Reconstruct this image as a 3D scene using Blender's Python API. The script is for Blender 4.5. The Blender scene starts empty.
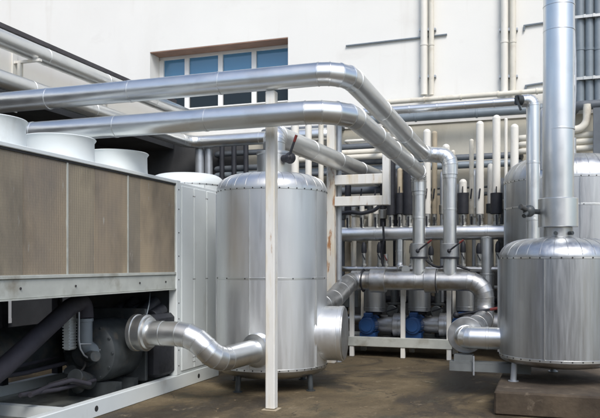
import bpy, math, random
from mathutils import Vector as V, Matrix
random.seed(7)
scn = bpy.context.scene
COL = scn.collection
R = math.radians

# ------------------------------------------------------------------ camera calibration
FPX, HOR, EYE = 720.0, 264.0, 1.6
TH = math.atan(248 / FPX)
SN, CS = math.sin(TH), math.cos(TH)
def at(u, v, Y=None, X=None, d=None, Z=None):
    """world point seen at photo pixel (u, v) on a measured plane (wall, pipe row, ground)"""
    a = (u - 300) / FPX
    x, y, z = -SN + CS * a, CS + SN * a, (HOR - v) / FPX
    if Y is not None: d = Y / y
    elif X is not None: d = X / x
    elif Z is not None: d = (Z - EYE) / z
    return V((x * d, y * d, EYE + z * d))

# ------------------------------------------------------------------ materials
def ramp(nt, fac, stops):
    n = nt.nodes.new('ShaderNodeValToRGB')
    e = n.color_ramp.elements
    while len(e) < len(stops): e.new(0.5)
    for el, (p, c) in zip(e, stops):
        el.position = p
        el.color = (c[0], c[1], c[2], 1) if hasattr(c, '__len__') else (c, c, c, 1)
    nt.links.new(fac, n.inputs[0])
    return n.outputs[0]
def noise(nt, vec, scale, detail=4, rough=.55, dist=0):
    n = nt.nodes.new('ShaderNodeTexNoise')
    n.inputs['Scale'].default_value = scale; n.inputs['Detail'].default_value = detail
    n.inputs['Roughness'].default_value = rough; n.inputs['Distortion'].default_value = dist
    nt.links.new(vec, n.inputs['Vector'])
    return n.outputs[0]
def mapping(nt, sc, loc=(0, 0, 0)):
    tc = nt.nodes.new('ShaderNodeTexCoord'); mp = nt.nodes.new('ShaderNodeMapping')
    mp.inputs['Scale'].default_value = sc; mp.inputs['Location'].default_value = loc
    nt.links.new(tc.outputs['Object'], mp.inputs[0])
    return mp.outputs[0]
def mix(nt, fac, a, b):
    m = nt.nodes.new('ShaderNodeMix'); m.data_type = 'RGBA'
    for k, val in ((0, fac), (6, a), (7, b)):
        if hasattr(val, 'is_linked'): nt.links.new(val, m.inputs[k])
        elif k == 0: m.inputs[0].default_value = val
        else: m.inputs[k].default_value = (*val, 1)
    return m.outputs[2]
def mat(name, base, rough=.5, metal=0, var=.15, vs=2.5, st=(1, 1, 1), rvar=.08, bump=.1, bs=20, bd=.01,
        stains=(), coat=0, spec=.5):
    m = bpy.data.materials.new(name); m.use_nodes = True
    nt = m.node_tree; b = nt.nodes['Principled BSDF']
    vec = mapping(nt, st)
    n1 = noise(nt, vec, vs, 5)
    col = ramp(nt, n1, [(.3, [c * (1 - var) for c in base]), (.7, [min(1, c * (1 + var)) for c in base])])
    for k, (sc, lo, hi, scol, sst) in enumerate(stains):
        v2 = mapping(nt, sst, (3.1 * k + 1.7, 5.3 * k, 2.2 * k))
        f = ramp(nt, noise(nt, v2, sc, 6, .6), [(lo, 0.0), (hi, 1.0)])
        col = mix(nt, f, col, scol)
    nt.links.new(col, b.inputs['Base Color'])
    nr = noise(nt, vec, vs * 2.3, 4)
    rr = nt.nodes.new('ShaderNodeMapRange')
    rr.inputs['From Min'].default_value = .3; rr.inputs['From Max'].default_value = .7
    rr.inputs['To Min'].default_value = max(.02, rough - rvar); rr.inputs['To Max'].default_value = min(1, rough + rvar)
    nt.links.new(nr, rr.inputs[0]); nt.links.new(rr.outputs[0], b.inputs['Roughness'])
    b.inputs['Metallic'].default_value = metal
    b.inputs['Specular IOR Level'].default_value = spec
    b.inputs['Coat Weight'].default_value = coat
    if bump:
        bn = nt.nodes.new('ShaderNodeBump'); bn.inputs['Strength'].default_value = bump
        bn.inputs['Distance'].default_value = bd
        nt.links.new(noise(nt, vec, bs, 1 if metal > .8 else 3), bn.inputs['Height']); nt.links.new(bn.outputs[0], b.inputs['Normal'])
    return m
DIRT = (.16, .13, .10)
M = dict(
    alu=mat('aluminium cladding', (.73, .745, .74), .345, .97, .05, 2, rvar=.05, bump=.16, bs=2.4, bd=.02,
            stains=[(2.0, .58, .9, (.52, .51, .49), (1, 1, 1))]),
    alu_tank=mat('tank cladding', (.76, .775, .775), .43, .90, .04, 3, st=(3, 3, .3), rvar=.06, bump=.12, bs=1.3, bd=.02,
                 stains=[(2.0, .60, .9, (.42, .41, .38), (3, 3, .3))]),
    alu_shaded=mat('streaked cladding with painted dark reflection', (.52, .54, .55), .40, 1, .06, 3, st=(4, 4, .3), rvar=.08, bump=.15, bs=1.3, bd=.02,  # darker base holds the reflected dark surroundings; streaks belong to the cladding
                stains=[(2.0, .50, .85, (.27, .26, .27), (4, 4, .25))]),
    grit=mat('dry leaf litter', (.16, .12, .07), .9, 0, .3, 8, bump=0),
    floor=mat('oily floor tray', (.26, .27, .24), .55, 0, .25, 3, bump=.1, stains=[(2.5, .45, .65, (.07, .07, .06), (1, 1, 1))]),
    alu_dull=mat('weathered cladding', (.50, .51, .51), .42, 1, .15, 4, rvar=.1, bump=.25, bs=3, bd=.02,
                 stains=[(4.0, .52, .8, (.30, .27, .23), (1, 1, 1))]),
    galv=mat('galvanised pipe', (.42, .45, .48), .45, .6, .12, 5, bump=.1),
    white=mat('white painted steel', (.74, .74, .70), .45, 0, .06, 3, st=(3, 3, 1), bump=.06,
              stains=[(2.2, .52, .72, (.62, .54, .38), (3, 3, .5)), (5.0, .64, .72, (.36, .20, .09), (2.5, 2.5, .5))]),
    rusty=mat('rust streaked white post', (.64, .62, .56), .5, 0, .08, 3, st=(3, 3, .6), bump=.06,
              stains=[(2.5, .46, .66, (.64, .56, .42), (3, 3, .8)), (3.0, .56, .64, (.36, .18, .08), (3, 3, .9))]),
    chil=mat('chiller enamel', (.69, .735, .73), .4, 0, .04, 1.5, bump=.04,
             stains=[(3.0, .60, .85, (.50, .50, .46), (1, 1, .5))]),
    chil_dirty=mat('dirty chiller frame', (.46, .48, .44), .5, 0, .12, 4, bump=.08,
                   stains=[(3.0, .52, .75, (.25, .23, .18), (1, 1, 1))]),
    pvc=mat('cream riser pipe', (.74, .72, .65), .42, 0, .06, 3, st=(2, 2, .6), bump=.04,
            stains=[(4.0, .60, .8, (.52, .47, .38), (2, 2, .6))]),
    cream=mat('cream pipe', (.66, .63, .54), .5, 0, .08, 3, bump=.05, stains=[(4.0, .55, .8, (.42, .36, .27), (1, 1, 1))]),
    tan=mat('tan insulation', (.42, .36, .26), .7, 0, .15, 4, bump=.1),
    dkpipe=mat('dark grey pipe', (.11, .125, .14), .45, 0, .15, 4, bump=.05),
    slate=mat('slate grey pipe', (.20, .235, .26), .42, .2, .12, 4, bump=.05),
    black=mat('black foam insulation', (.018, .02, .026), .6, 0, .3, 8, bump=.2, bs=30),
    iron=mat('dark cast iron', (.046, .054, .058), .5, .2, .3, 5, bump=.15, bs=25,
             stains=[(5.0, .56, .75, (.10, .09, .075), (1, 1, 1))]),
    insul=mat('grey purple insulation', (.036, .034, .044), .75, 0, .2, 4, bump=.2, bs=12),
    red=mat('red lever grip', (.16, .028, .024), .4, 0, .1, 5, bump=0),
    blue=mat('blue motor paint', (.016, .065, .19), .38, 0, .2, 4, bump=.05, stains=[(4.0, .60, .8, (.03, .05, .10), (1, 1, 1))]),
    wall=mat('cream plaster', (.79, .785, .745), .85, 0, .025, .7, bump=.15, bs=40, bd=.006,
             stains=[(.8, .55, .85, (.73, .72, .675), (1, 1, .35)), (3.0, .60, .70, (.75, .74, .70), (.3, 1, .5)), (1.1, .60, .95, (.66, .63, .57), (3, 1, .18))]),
    wall_low=mat('tan plaster', (.54, .515, .435), .9, 0, .10, 1.2, bump=.2, bs=30, bd=.008,
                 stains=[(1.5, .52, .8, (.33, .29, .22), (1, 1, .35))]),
    wall_dark=mat('dark render and painted shade', (.060, .062, .065), .85, 0, .2, 1.5, bump=.2, bs=30),  # dark wall colour, also used for the painted corner shade
    coping=mat('dark roof flashing', (.07, .065, .07), .5, .3, .2, 3),
    frame=mat('white window frame', (.78, .79, .78), .4, 0, .03, 3, bump=0),
    reveal=mat('brown lintel', (.33, .20, .14), .75, 0, .15, 3, bump=.1),
    gasket=mat('black sealant', (.03, .03, .03), .7, 0, .1, 5, bump=0),
    zinc=mat('zinc bolts', (.55, .55, .52), .4, .9, .1, 5, bump=0),
    green=mat('green tinted window board', (.08, .15, .12), .25, 0, .15, 3, bump=0),
    plinth=mat('stained concrete plinth', (.085, .064, .042), .9, 0, .25, 2.5, bump=.4, bs=25, bd=.012,
               stains=[(2.0, .48, .7, (.032, .023, .015), (1, 1, 1)), (6.0, .58, .7, (.15, .12, .085), (1, 1, 1))]),
    steel=mat('weathered grey steel', (.17, .185, .185), .5, .3, .2, 4, bump=.1),
)
def glass_mat(name, col, sp=.9):
    m = bpy.data.materials.new(name); m.use_nodes = True
    b = m.node_tree.nodes['Principled BSDF']
    b.inputs['Base Color'].default_value = (*col, 1); b.inputs['Roughness'].default_value = .06
    b.inputs['Specular IOR Level'].default_value = sp
    nt = m.node_tree
    bn = nt.nodes.new('ShaderNodeBump'); bn.inputs['Strength'].default_value = .05; bn.inputs['Distance'].default_value = .02
    nt.links.new(noise(nt, mapping(nt, (1, 1, 1)), 1.5, 2), bn.inputs['Height']); nt.links.new(bn.outputs[0], b.inputs['Normal'])
    return m
M['glass'] = glass_mat('glass with painted sky', (.085, .24, .41))  # sky reflection put into the base colour of the upper panes
M['glass_dark'] = glass_mat('dark glass', (.012, .018, .022), .35)
def ground_mat():
    m = bpy.data.materials.new('dirty yard concrete'); m.use_nodes = True
    nt = m.node_tree; b = nt.nodes['Principled BSDF']
    vec = mapping(nt, (1, 1, 1))
    col = ramp(nt, noise(nt, vec, 1.3, 12, .72, .3), [(.32, (.075, .055, .028)), (.50, (.118, .088, .046)), (.68, (.185, .142, .080))])
    f = ramp(nt, noise(nt, mapping(nt, (1, 1, 1), (4, 9, 0)), .55, 10, .66, .8), [(.47, 0.0), (.55, .82)])
    col = mix(nt, f, col, (.036, .028, .018))
    f = ramp(nt, noise(nt, mapping(nt, (1, 1, 1), (1, 5, 0)), 1.1, 9, .68, .5), [(.56, 0.0), (.61, .55)])
    col = mix(nt, f, col, (.065, .060, .036))
    f = ramp(nt, noise(nt, mapping(nt, (1, 1, 1), (14, 2, 0)), 2.4, 10, .7, .4), [(.60, 0.0), (.65, .75)])
    col = mix(nt, f, col, (.24, .19, .12))
    f = ramp(nt, noise(nt, vec, 34, 6, .8), [(.54, 0.0), (.62, .65)])
    col = mix(nt, f, col, (.03, .022, .014))
    f = ramp(nt, noise(nt, mapping(nt, (1, 1, 1), (3, 3, 0)), 22, 6, .8), [(.60, 0.0), (.66, .65)])
    col = mix(nt, f, col, (.27, .22, .15))
    # hairline cracks
    vo = nt.nodes.new('ShaderNodeTexVoronoi'); vo.feature = 'DISTANCE_TO_EDGE'; vo.inputs['Scale'].default_value = .42
    dn = nt.nodes.new('ShaderNodeVectorMath'); dn.operation = 'ADD'
    nz = nt.nodes.new('ShaderNodeTexNoise'); nz.inputs['Scale'].default_value = 2.2; nz.inputs['Detail'].default_value = 6
    nt.links.new(vec, nz.inputs['Vector']); nt.links.new(vec, dn.inputs[0]); nt.links.new(nz.outputs[1], dn.inputs[1])
    nt.links.new(dn.outputs[0], vo.inputs['Vector'])
    f = ramp(nt, vo.outputs[0], [(.0, .75), (.006, 0.0)])
    col = mix(nt, f, col, (.022, .017, .012))
    nt.links.new(col, b.inputs['Base Color'])
    r = ramp(nt, noise(nt, mapping(nt, (1, 1, 1), (4, 9, 0)), .55, 10, .66, .8), [(.46, .92), (.56, .55)])
    nt.links.new(r, b.inputs['Roughness'])
    bn = nt.nodes.new('ShaderNodeBump'); bn.inputs['Strength'].default_value = .7; bn.inputs['Distance'].default_value = .02
    nt.links.new(noise(nt, vec, 14, 10, .7), bn.inputs['Height']); nt.links.new(bn.outputs[0], b.inputs['Normal'])
    return m
M['ground'] = ground_mat()
def coil_mat(name, k, off):
    m = bpy.data.materials.new(name); m.use_nodes = True
    nt = m.node_tree; b = nt.nodes['Principled BSDF']
    n = noise(nt, mapping(nt, (1, 1, .5), (off, off, 0)), 1.1, 8, .65)
    col = ramp(nt, n, [(p_, tuple(a_ * b_ for a_, b_ in zip(c_, k))) for p_, c_ in ((.30, (.20, .18, .155)), (.52, (.29, .245, .185)), (.72, (.37, .31, .22)))])
    # individual fins: fine vertical stripes, plus tube rows
    w = nt.nodes.new('ShaderNodeTexWave'); w.wave_type = 'BANDS'; w.bands_direction = 'Y'
    w.inputs['Scale'].default_value = 24; w.inputs['Distortion'].default_value = .4
    nt.links.new(mapping(nt, (1, 1, 1)), w.inputs['Vector'])
    w2 = nt.nodes.new('ShaderNodeTexWave'); w2.wave_type = 'BANDS'; w2.bands_direction = 'Z'
    w2.inputs['Scale'].default_value = 12; w2.inputs['Distortion'].default_value = .3
    nt.links.new(mapping(nt, (1, 1, 1)), w2.inputs['Vector'])
    col = mix(nt, ramp(nt, w.outputs[1], [(.0, .12), (.5, 0.0)]), col, (.05, .045, .035))
    col = mix(nt, ramp(nt, w2.outputs[1], [(.1, .06), (.5, 0.0)]), col, (.06, .05, .04))
    f = ramp(nt, noise(nt, mapping(nt, (1, 9, 2.6), (2, 3, 1)), 1.6, 5, .6), [(.655, 0.0), (.70, .8)])
    col = mix(nt, f, col, (.42, .40, .35))
    f = ramp(nt, noise(nt, mapping(nt, (1, 1.2, .5), (7, 3, 1)), 1.5, 6, .65), [(.5, 0.0), (.72, .55)])
    col = mix(nt, f, col, (.095, .085, .07))
    nt.links.new(col, b.inputs['Base Color']); b.inputs['Roughness'].default_value = .8
    bn = nt.nodes.new('ShaderNodeBump'); bn.inputs['Strength'].default_value = .5; bn.inputs['Distance'].default_value = .01
    nt.links.new(w.outputs[1], bn.inputs['Height']); nt.links.new(bn.outputs[0], b.inputs['Normal'])
    return m
M['coil'] = coil_mat('dusty condenser fins', (1.22, 1.17, 1.10), 0)
M['coil_grey'] = coil_mat('greyed condenser fins', (1.0, 1.02, 1.02), 3)

# ------------------------------------------------------------------ mesh builder
ORIG = {}
def tag(o, label=None, cat=None, group=None, kind=None):
    if label: o['label'] = label
    if cat: o['category'] = cat
    if group: o['group'] = group
    if kind: o['kind'] = kind
    return o
def thing(name, loc, label, cat, group=None):
    o = bpy.data.objects.new(name, None); COL.objects.link(o)
    o.location = loc; o.empty_display_size = .2; ORIG[o.name] = V(loc)
    return tag(o, label, cat, group)
def perp(d):
    d = d.normalized()
    a = V((0, 0, 1)) if abs(d.z) < .9 else V((1, 0, 0))
    e = d.cross(a).normalized()
    return e, d.cross(e).normalized()
class MB:
    def __init__(s): s.v = []; s.f = []; s.segs = []
    def use(s, k): s.segs.append((len(s.f), k)); return s
    def quad_strip(s, r0, r1):
        n = len(r0); b = len(s.v); s.v += r0 + r1
        for i in range(n):
            j = (i + 1) % n
            s.f.append((b + i, b + j, b + n + j, b + n + i))
    def cap(s, r, flip=False):
        b = len(s.v); s.v += r; idx = list(range(b, b + len(r)))
        s.f.append(tuple(idx[::-1] if flip else idx))
    def box(s, x0, x1, y0, y1, z0, z1, bev=0):
        if x1 < x0: x0, x1 = x1, x0
        if y1 < y0: y0, y1 = y1, y0
        if z1 < z0: z0, z1 = z1, z0
        if bev:
            e = min(bev, (x1 - x0) * .4, (y1 - y0) * .4, (z1 - z0) * .4)
            pts = []
            lv = []
            for z, k in ((z0, e), (z0 + e, 0), (z1 - e, 0), (z1, e)):
                xa, xb, ya, yb = x0 + k, x1 - k, y0 + k, y1 - k
                c = e if k == 0 else e * .6
                lv.append([V((xa + c, ya, z)), V((xb - c, ya, z)), V((xb, ya + c, z)), V((xb, yb - c, z)),
                           V((xb - c, yb, z)), V((xa + c, yb, z)), V((xa, yb - c, z)), V((xa, ya + c, z))])
            s.cap(lv[0], True)
            for a, b in zip(lv, lv[1:]): s.quad_strip(a, b)
            s.cap(lv[-1]); return s
        b = len(s.v)
        s.v += [V(p) for p in ((x0, y0, z0), (x1, y0, z0), (x1, y1, z0), (x0, y1, z0), (x0, y0, z1), (x1, y0, z1), (x1, y1, z1), (x0, y1, z1))]
        s.f += [tuple(b + i for i in q) for q in ((3, 2, 1, 0), (4, 5, 6, 7), (0, 1, 5, 4), (1, 2, 6, 5), (2, 3, 7, 6), (3, 0, 4, 7))]
        return s
    def bar(s, p, q, w, h=None, up=V((0, 0, 1))):
        p, q = V(p), V(q); h = h or w; d = (q - p).normalized()
        if abs(d.dot(up)) > .95: up = V((0, 1, 0))
        e = d.cross(up).normalized(); g = e.cross(d).normalized()
        o = [(-w / 2, -h / 2), (w / 2, -h / 2), (w / 2, h / 2), (-w / 2, h / 2)]
        r0 = [p + e * a + g * c for a, c in o]; r1 = [q + e * a + g * c for a, c in o]
        b = len(s.v); s.v += r0 + r1
        s.f += [(b, b + 1, b + 2, b + 3), (b + 7, b + 6, b + 5, b + 4)] + [(b + (i + 1) % 4, b + i, b + 4 + i, b + 4 + (i + 1) % 4) for i in range(4)]
        return s
    def tube(s, path, r, n=24, caps=True, sharp=False):
        path = [V(p) for p in path]
        ds = [(b - a).normalized() for a, b in zip(path, path[1:])]
        e, g = perp(ds[0])
        offs = [e * math.cos(2 * math.pi * k / n) * r + g * math.sin(2 * math.pi * k / n) * r for k in range(n)]
        prev = [path[0] + o for o in offs]
        if caps: s.cap(prev, True)
        shared = None
        for i, d in enumerate(ds):
            p = path[i + 1]
            if i + 1 < len(ds):
                d2 = ds[i + 1]; nn = (d + d2).normalized()
                ring = [p + o - d * (o.dot(nn) / d.dot(nn)) for o in offs]
                q = d.rotation_difference(d2)
                offs = [q @ o for o in offs]
            else: ring = [p + o for o in offs]
            if sharp or shared is None:
                s.quad_strip(prev, ring); shared = len(s.v) - n
            else:
                b = len(s.v); s.v += ring
                for k in range(n):
                    j = (k + 1) % n
                    s.f.append((shared + k, shared + j, b + j, b + k))
                shared = b
            prev = ring
        if caps: s.cap(prev)
        return s
    def lathe(s, prof, c, axis=V((0, 0, 1)), n=48):
        """prof: (radius, height along axis) pairs"""
        c = V(c); axis = V(axis).normalized(); e, g = perp(axis)
        rings = []
        for r, h in prof:
            rings.append([c + axis * h + (e * math.cos(2 * math.pi * k / n) + g * math.sin(2 * math.pi * k / n)) * max(r, .0005) for k in range(n)])
        base = len(s.v)
        for rg in rings: s.v += rg
        for i in range(len(rings) - 1):
            for k in range(n):
                j = (k + 1) % n
                s.f.append((base + i * n + k, base + i * n + j, base + (i + 1) * n + j, base + (i + 1) * n + k))
        s.f.append(tuple(base + k for k in range(n))[::-1])
        s.f.append(tuple(base + (len(rings) - 1) * n + k for k in range(n)))
        return s
    def cyl(s, p, q, r, n=24):
        p, q = V(p), V(q); d = q - p; L = d.length; b = min(.006, r * .12, L * .2)
        return s.lathe([(r - b, 0), (r, b), (r, L - b), (r - b, L)], p, d, n)
    def ball(s, c, r, n=16, sz=1):
        return s.lathe([(r * math.sin(math.pi * k / 10), -r * sz * math.cos(math.pi * k / 10)) for k in range(11)], c, V((0, 0, 1)), n)
    def build(s, name, m, parent=None, ang=38):
        if parent is not None: off = ORIG[parent.name]
        else:
            xs = [p.x for p in s.v]; ys = [p.y for p in s.v]; zs = [p.z for p in s.v]
            off = V(((min(xs) + max(xs)) / 2, (min(ys) + max(ys)) / 2, min(zs)))
        me = bpy.data.meshes.new(name)
        me.from_pydata([tuple(p - off) for p in s.v], [], s.f); me.update()
        me.polygons.foreach_set('use_smooth', [True] * len(me.polygons))
        me.set_sharp_from_angle(angle=R(ang))
        for mm in (m if isinstance(m, (list, tuple)) else [m]): me.materials.append(M[mm])
        if s.segs:
            idx = [0] * len(s.f)
            for st, k in s.segs:
                for i in range(st, len(s.f)): idx[i] = k
            me.polygons.foreach_set('material_index', idx)
        o = bpy.data.objects.new(name, me); COL.objects.link(o)
        if parent is not None: o.parent = parent; ORIG[o.name] = off
        else: o.location = off; ORIG[o.name] = off
        return o
def bent(pts, rad, steps=6):
    """polyline with mitred gore bends"""
    pts = [V(p) for p in pts]; out = [pts[0]]
    for a, b, c in zip(pts, pts[1:], pts[2:]):
        d1 = (b - a).normalized(); d2 = (c - b).normalized()
        ang = d1.angle(d2)
        if ang < .02: out.append(b); continue
        t = min(rad * math.tan(ang / 2), (b - a).length * .49, (c - b).length * .49)
        r = t / math.tan(ang / 2)
        ax = d1.cross(d2).normalized(); cen = b - d1 * t + (ax.cross(d1)) * r
        st = b - d1 * t - cen
        k = max(2, round(steps * ang / (math.pi / 2)))
        for i in range(k + 1): out.append(cen + Matrix.Rotation(ang * i / k, 3, ax) @ st)
    out.append(pts[-1])
    return out
def ring(mb, p, d, r, w=.03, h=.005, n=24):
    d = V(d).normalized()
    mb.lathe([(r, -w / 2), (r + h, -w / 2 + .003), (r + h, w / 2 - .003), (r, w / 2)], p, d, n)
def clad_pipe(pts, r, rad, name, m, parent, step=1.0, n=28, gores=6, gore_beads=True, h=.004):
    """aluminium clad pipe with lap joints on the straights and mitred bends"""
    path = bent(pts, rad, gores)
    mb = MB().tube(path, r, n, True, True)
    for a, b, in zip(path, path[1:]):
        L = (b - a).length
        if L > step * .7:
            k = max(1, int(round(L / step)))
            for i in range(1, k + (0 if k > 1 else 1)):
                ring(mb, a.lerp(b, i / k if k > 1 else .5), b - a, r, .035, h, n)
    if gore_beads:
        for a, b, c in zip(path, path[1:], path[2:]): ring(mb, b, (b - a).normalized() + (c - b).normalized(), r, .016, h, n)
    return mb.build(name, m, parent)
def struct(o, kind='structure'): o['kind'] = kind; return o

# ------------------------------------------------------------------ ground
mb = MB(); mb.v += [V((-90, -70, 0)), V((90, -70, 0)), V((90, 110, 0)), V((-90, 110, 0))]; mb.f.append((0, 1, 2, 3))
struct(mb.build('ground', 'ground'))

# ------------------------------------------------------------------ main building, back wall at Y = 14.5
WY = 14.5
bb = thing('factory_building', (0, WY, 0), 'tall cream plastered building with ribbon window behind all the pipework', 'building')
wa, wb = at(150, 52, Y=WY), at(288, 37, Y=WY)
wx0, wx1, wz1 = wa.x, wb.x, 6.46
wz0 = at(288, 101, Y=WY).z - .02
zl = 4.42
mb = MB()
mb.box(-16, wx0, WY, WY + 5, zl, 11).box(wx1, 8, WY, WY + 5, zl, 11)
mb.box(wx0, wx1, WY, WY + 5, zl, wz0).box(wx0, wx1, WY, WY + 5, wz1, 11)
mb.box(wx0, wx1, WY + 1.2, WY + 5, wz0, wz1)
wl = mb.build('wall', 'wall', bb)
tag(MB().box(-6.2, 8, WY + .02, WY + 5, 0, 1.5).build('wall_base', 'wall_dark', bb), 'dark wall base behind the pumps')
tag(MB().box(-6.2, 8, WY + .03, WY + 5, 1.5, zl).build('lower_wall', 'wall_low', bb), 'tan lower wall behind the pipes')  # lower wall toned darker and tanner than the plaster above
tag(MB().box(-16, -6.2, WY + .03, WY + 5, 0, zl).build('lower_wall', 'wall_dark', bb), 'lower wall in the corner, deep shade painted dark grey')  # deep corner shade put into the wall colour
win = MB()
fr = .07; fy0, fy1 = WY + .42, WY + .52
win.box(wx0 + .02, wx1 - .02, fy0, fy1, wz0, wz0 + fr).box(wx0 + .02, wx1 - .02, fy0, fy1, wz1 - fr - .02, wz1 - .02)
us = [153, 187.5, 221, 254.5, 289]
xs = [at(u, 60, Y=WY + .45).x for u in us]
xs[0] = wx0 + .06; xs[-1] = wx1 - .03
for i, x in enumerate(xs): win.box(x - .055, x + .055, fy0 - .01, fy1 - .01, wz0 + fr + .001, wz1 - fr - .021)
wf = win.build('window', 'frame', bb)
for a, b in zip(xs, xs[1:]):
    zs = at(220, 88, Y=WY + .45).z
    MB().box(a + .056, b - .056, fy0 + .04, fy0 + .06, zs + .03, wz1 - fr - .022).build('pane', 'glass', wf)
    tag(MB().box(a + .056, b - .056, fy0 + .04, fy0 + .06, wz0 + fr + .002, zs - .03).build('pane', 'glass_dark', wf), 'lower pane with dark reflection painted in')  # dark interior and reflection painted into the lower pane colour
    MB().box(a + .056, b - .056, fy0, fy1 - .01, zs - .029, zs + .029).build('added_transom', 'frame', wf)  # bar added where the two pane tones meet
MB().box(wx0 + .003, wx1 - .003, WY + .004, fy0 - .012, wz1 - .02, wz1 - .003).build('lintel', 'reveal', wf)
MB().box(wx0 + .003, wx1 - .003, WY - .03, fy0 - .012, wz0 + .003, wz0 + .03).build('sill', 'wall', wf)

# ------------------------------------------------------------------ low building on the left, face at X = -8
LX = -8.0
lb = thing('low_building', (LX, 6, 0), 'low building on the left with cream parapet, dark coping and shaded ground floor', 'building')
MB().box(LX - .25, LX, -3, WY - .02, 4.36, 5.24).build('parapet', 'wall', lb)
MB().box(LX - .30, LX + .06, -3, WY - .01, 5.243, 5.31).build('coping', 'coping', lb)
MB().box(-15, LX - .252, -3, WY - .01, 4.9, 5.0).build('roof', 'coping', lb)
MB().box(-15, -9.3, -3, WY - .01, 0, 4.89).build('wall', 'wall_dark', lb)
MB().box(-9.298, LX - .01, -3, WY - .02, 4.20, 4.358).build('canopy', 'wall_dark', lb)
wx = -9.3
for (ya, yb, gm) in ((at(-40, 300, X=wx).y, at(9, 300, X=wx).y, 'glass_dark'), (at(76, 300, X=wx).y, at(120, 300, X=wx).y, 'green')):
    zb_ = at(100, 311, X=wx).z - .04
    w = MB()
    w.box(wx + .002, wx + .06, ya, yb, zb_, zb_ + .09).box(wx + .002, wx + .06, ya, yb, 2.3, 2.38)
    for y in (ya, yb - .11): w.box(wx + .002, wx + .055, y, y + .11, zb_ + .091, 2.299)
    f = w.build('window', 'frame', lb)
    MB().box(wx + .004, wx + .03, ya + .111, yb - .111, zb_ + .091, 2.299).build('pane', gm, f)
w = MB().box(wx + .002, wx + .05, 14.0, 14.42, .1, 2.3)
tag(w.build('door', 'cream', lb), 'pale tan door')

# ------------------------------------------------------------------ unseen building, added to shade the yard and darken reflections
ob = thing('unseen_building', (0, -16, 0), 'unseen building added behind the camera to shade the yard', 'building')
MB().box(-30, 24, -24, -16, 0, 7.5).build('wall', 'wall_low', ob)
MB().box(-30.2, 24.2, -24.2, -15.9, 7.502, 7.7).build('roof', 'coping', ob)
for k in range(7):
    x = -24 + k * 7
    f = MB().box(x, x + 3.2, -15.998, -15.94, 1.2, 5.2).build('window', 'frame', ob)
    for q in range(2): MB().box(x + .1 + q * 1.55, x + 1.55 + q * 1.55, -15.939, -15.93, 1.3, 5.1).build('pane', 'glass_dark', f)

# ------------------------------------------------------------------ pipes on the left parapet
pr = .135
p = clad_pipe([(-7.62, -2, 4.9), (-7.62, 14.56, 4.93)], pr, .4, 'parapet_pipe', 'alu', None, 1.6)
tag(p, 'thick silver pipe along the cream parapet, the upper of two', 'pipe', 'pipes along the parapet')
p = clad_pipe([(-7.45, -2, 4.26), (-7.45, 14.12, 4.26), (-4.2, 14.12, 4.26), (-4.2, 14.6, 4.26)], pr, .35, 'parapet_pipe', 'alu', None, 1.6)
tag(p, 'thick silver pipe along the parapet, the lower one that bends along the back wall', 'pipe', 'pipes along the parapet')
for i, y in enumerate((4.2, 6.9, 9.3, 11.6)):
    b = MB().box(-7.999, -7.16, y - .03, y + .03, 4.05, 4.11).box(-7.999, -7.97, y - .05, y + .05, 4.0, 5.1).box(-7.9, -7.84, y - .03, y + .03, 4.112, 4.76).box(-7.968, -7.48, y - .03, y + .03, 4.762, 4.80)
    tag(b.build('pipe_bracket', 'white'), 'white steel bracket holding the two silver pipes on the parapet', 'bracket', 'brackets under the parapet pipes')

# ------------------------------------------------------------------ overhead mains
def lever(parent, p, q, r=.018, tip=.3, mat_='black'):
    p, q = V(p), V(q); m_ = p.lerp(q, 1 - tip)
    lv = MB().tube([p, m_], r, 10).ball(p, r * 2.4, 12).build('lever', mat_, parent)
    MB().tube([m_, q], r * 1.15, 10).build('lever_grip', 'red', lv)
    return lv
DY = 11.78
def overhead(corner, endp, drop, r, Y0, label, zb, left=-9.28):
    B = at(*corner, Y=Y0)
    C = at(*endp, Y=DY)
    t = thing('overhead_pipe', (B.x, B.y, B.z), label, 'pipe', 'overhead pipe mains')
    A = V((left, Y0, B.z))
    pts = [A, B, C]
    if drop > endp[0] + 4:
        Dp = at(drop, endp[1], Y=DY); Dp.z = C.z - .02; pts.append(Dp)
    else: Dp = C
    pts.append(V((Dp.x, Dp.y, Dp.z - .7)))
    path_r = .42
    # straight and bends
    clad_pipe(pts[:-1] + [V((Dp.x, Dp.y, Dp.z - .32))], r, path_r if drop < endp[0] + 4 else .3, 'pipe_run', 'alu', t, 1.15, gores=4, h=.005)
    rd = r * .86
    ztop = Dp.z - .321
    d_ = MB().tube([V((Dp.x, Dp.y, ztop)), V((Dp.x, Dp.y, zb))], rd, 28)
    ring(d_, (Dp.x, Dp.y, ztop - .03), (0, 0, 1), rd, .06, .008)
    ring(d_, (Dp.x, Dp.y, (ztop + zb) / 2 + .25), (0, 0, 1), rd, .03, .004)
    d_.build('riser', 'alu', t)
    vz = at(drop, 251, Y=DY).z
    vb = MB().cyl((Dp.x, Dp.y, vz - .10), (Dp.x, Dp.y, vz + .12), rd * 1.4, 28)
    vo = vb.build('valve', 'alu_dull', t)
    MB().cyl((Dp.x, Dp.y, vz - .125), (Dp.x, Dp.y, vz - .101), rd * 1.42, 28).build('gasket', 'black', vo)
    lever(t, (Dp.x + .01, Dp.y - rd * 1.4 - .04, vz), (Dp.x + .24, Dp.y - rd * 1.4 - .09, vz + .17), .014, .28)
    return t
overhead((345, 72), (424, 155), 450, .125, 7.36, 'upper silver overhead main with an extra jog before its drop to the rack', 1.42)
overhead((345, 110), (419, 172), 420, .122, 7.12, 'lower silver overhead main passing in front of the white post', 1.42)

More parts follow.
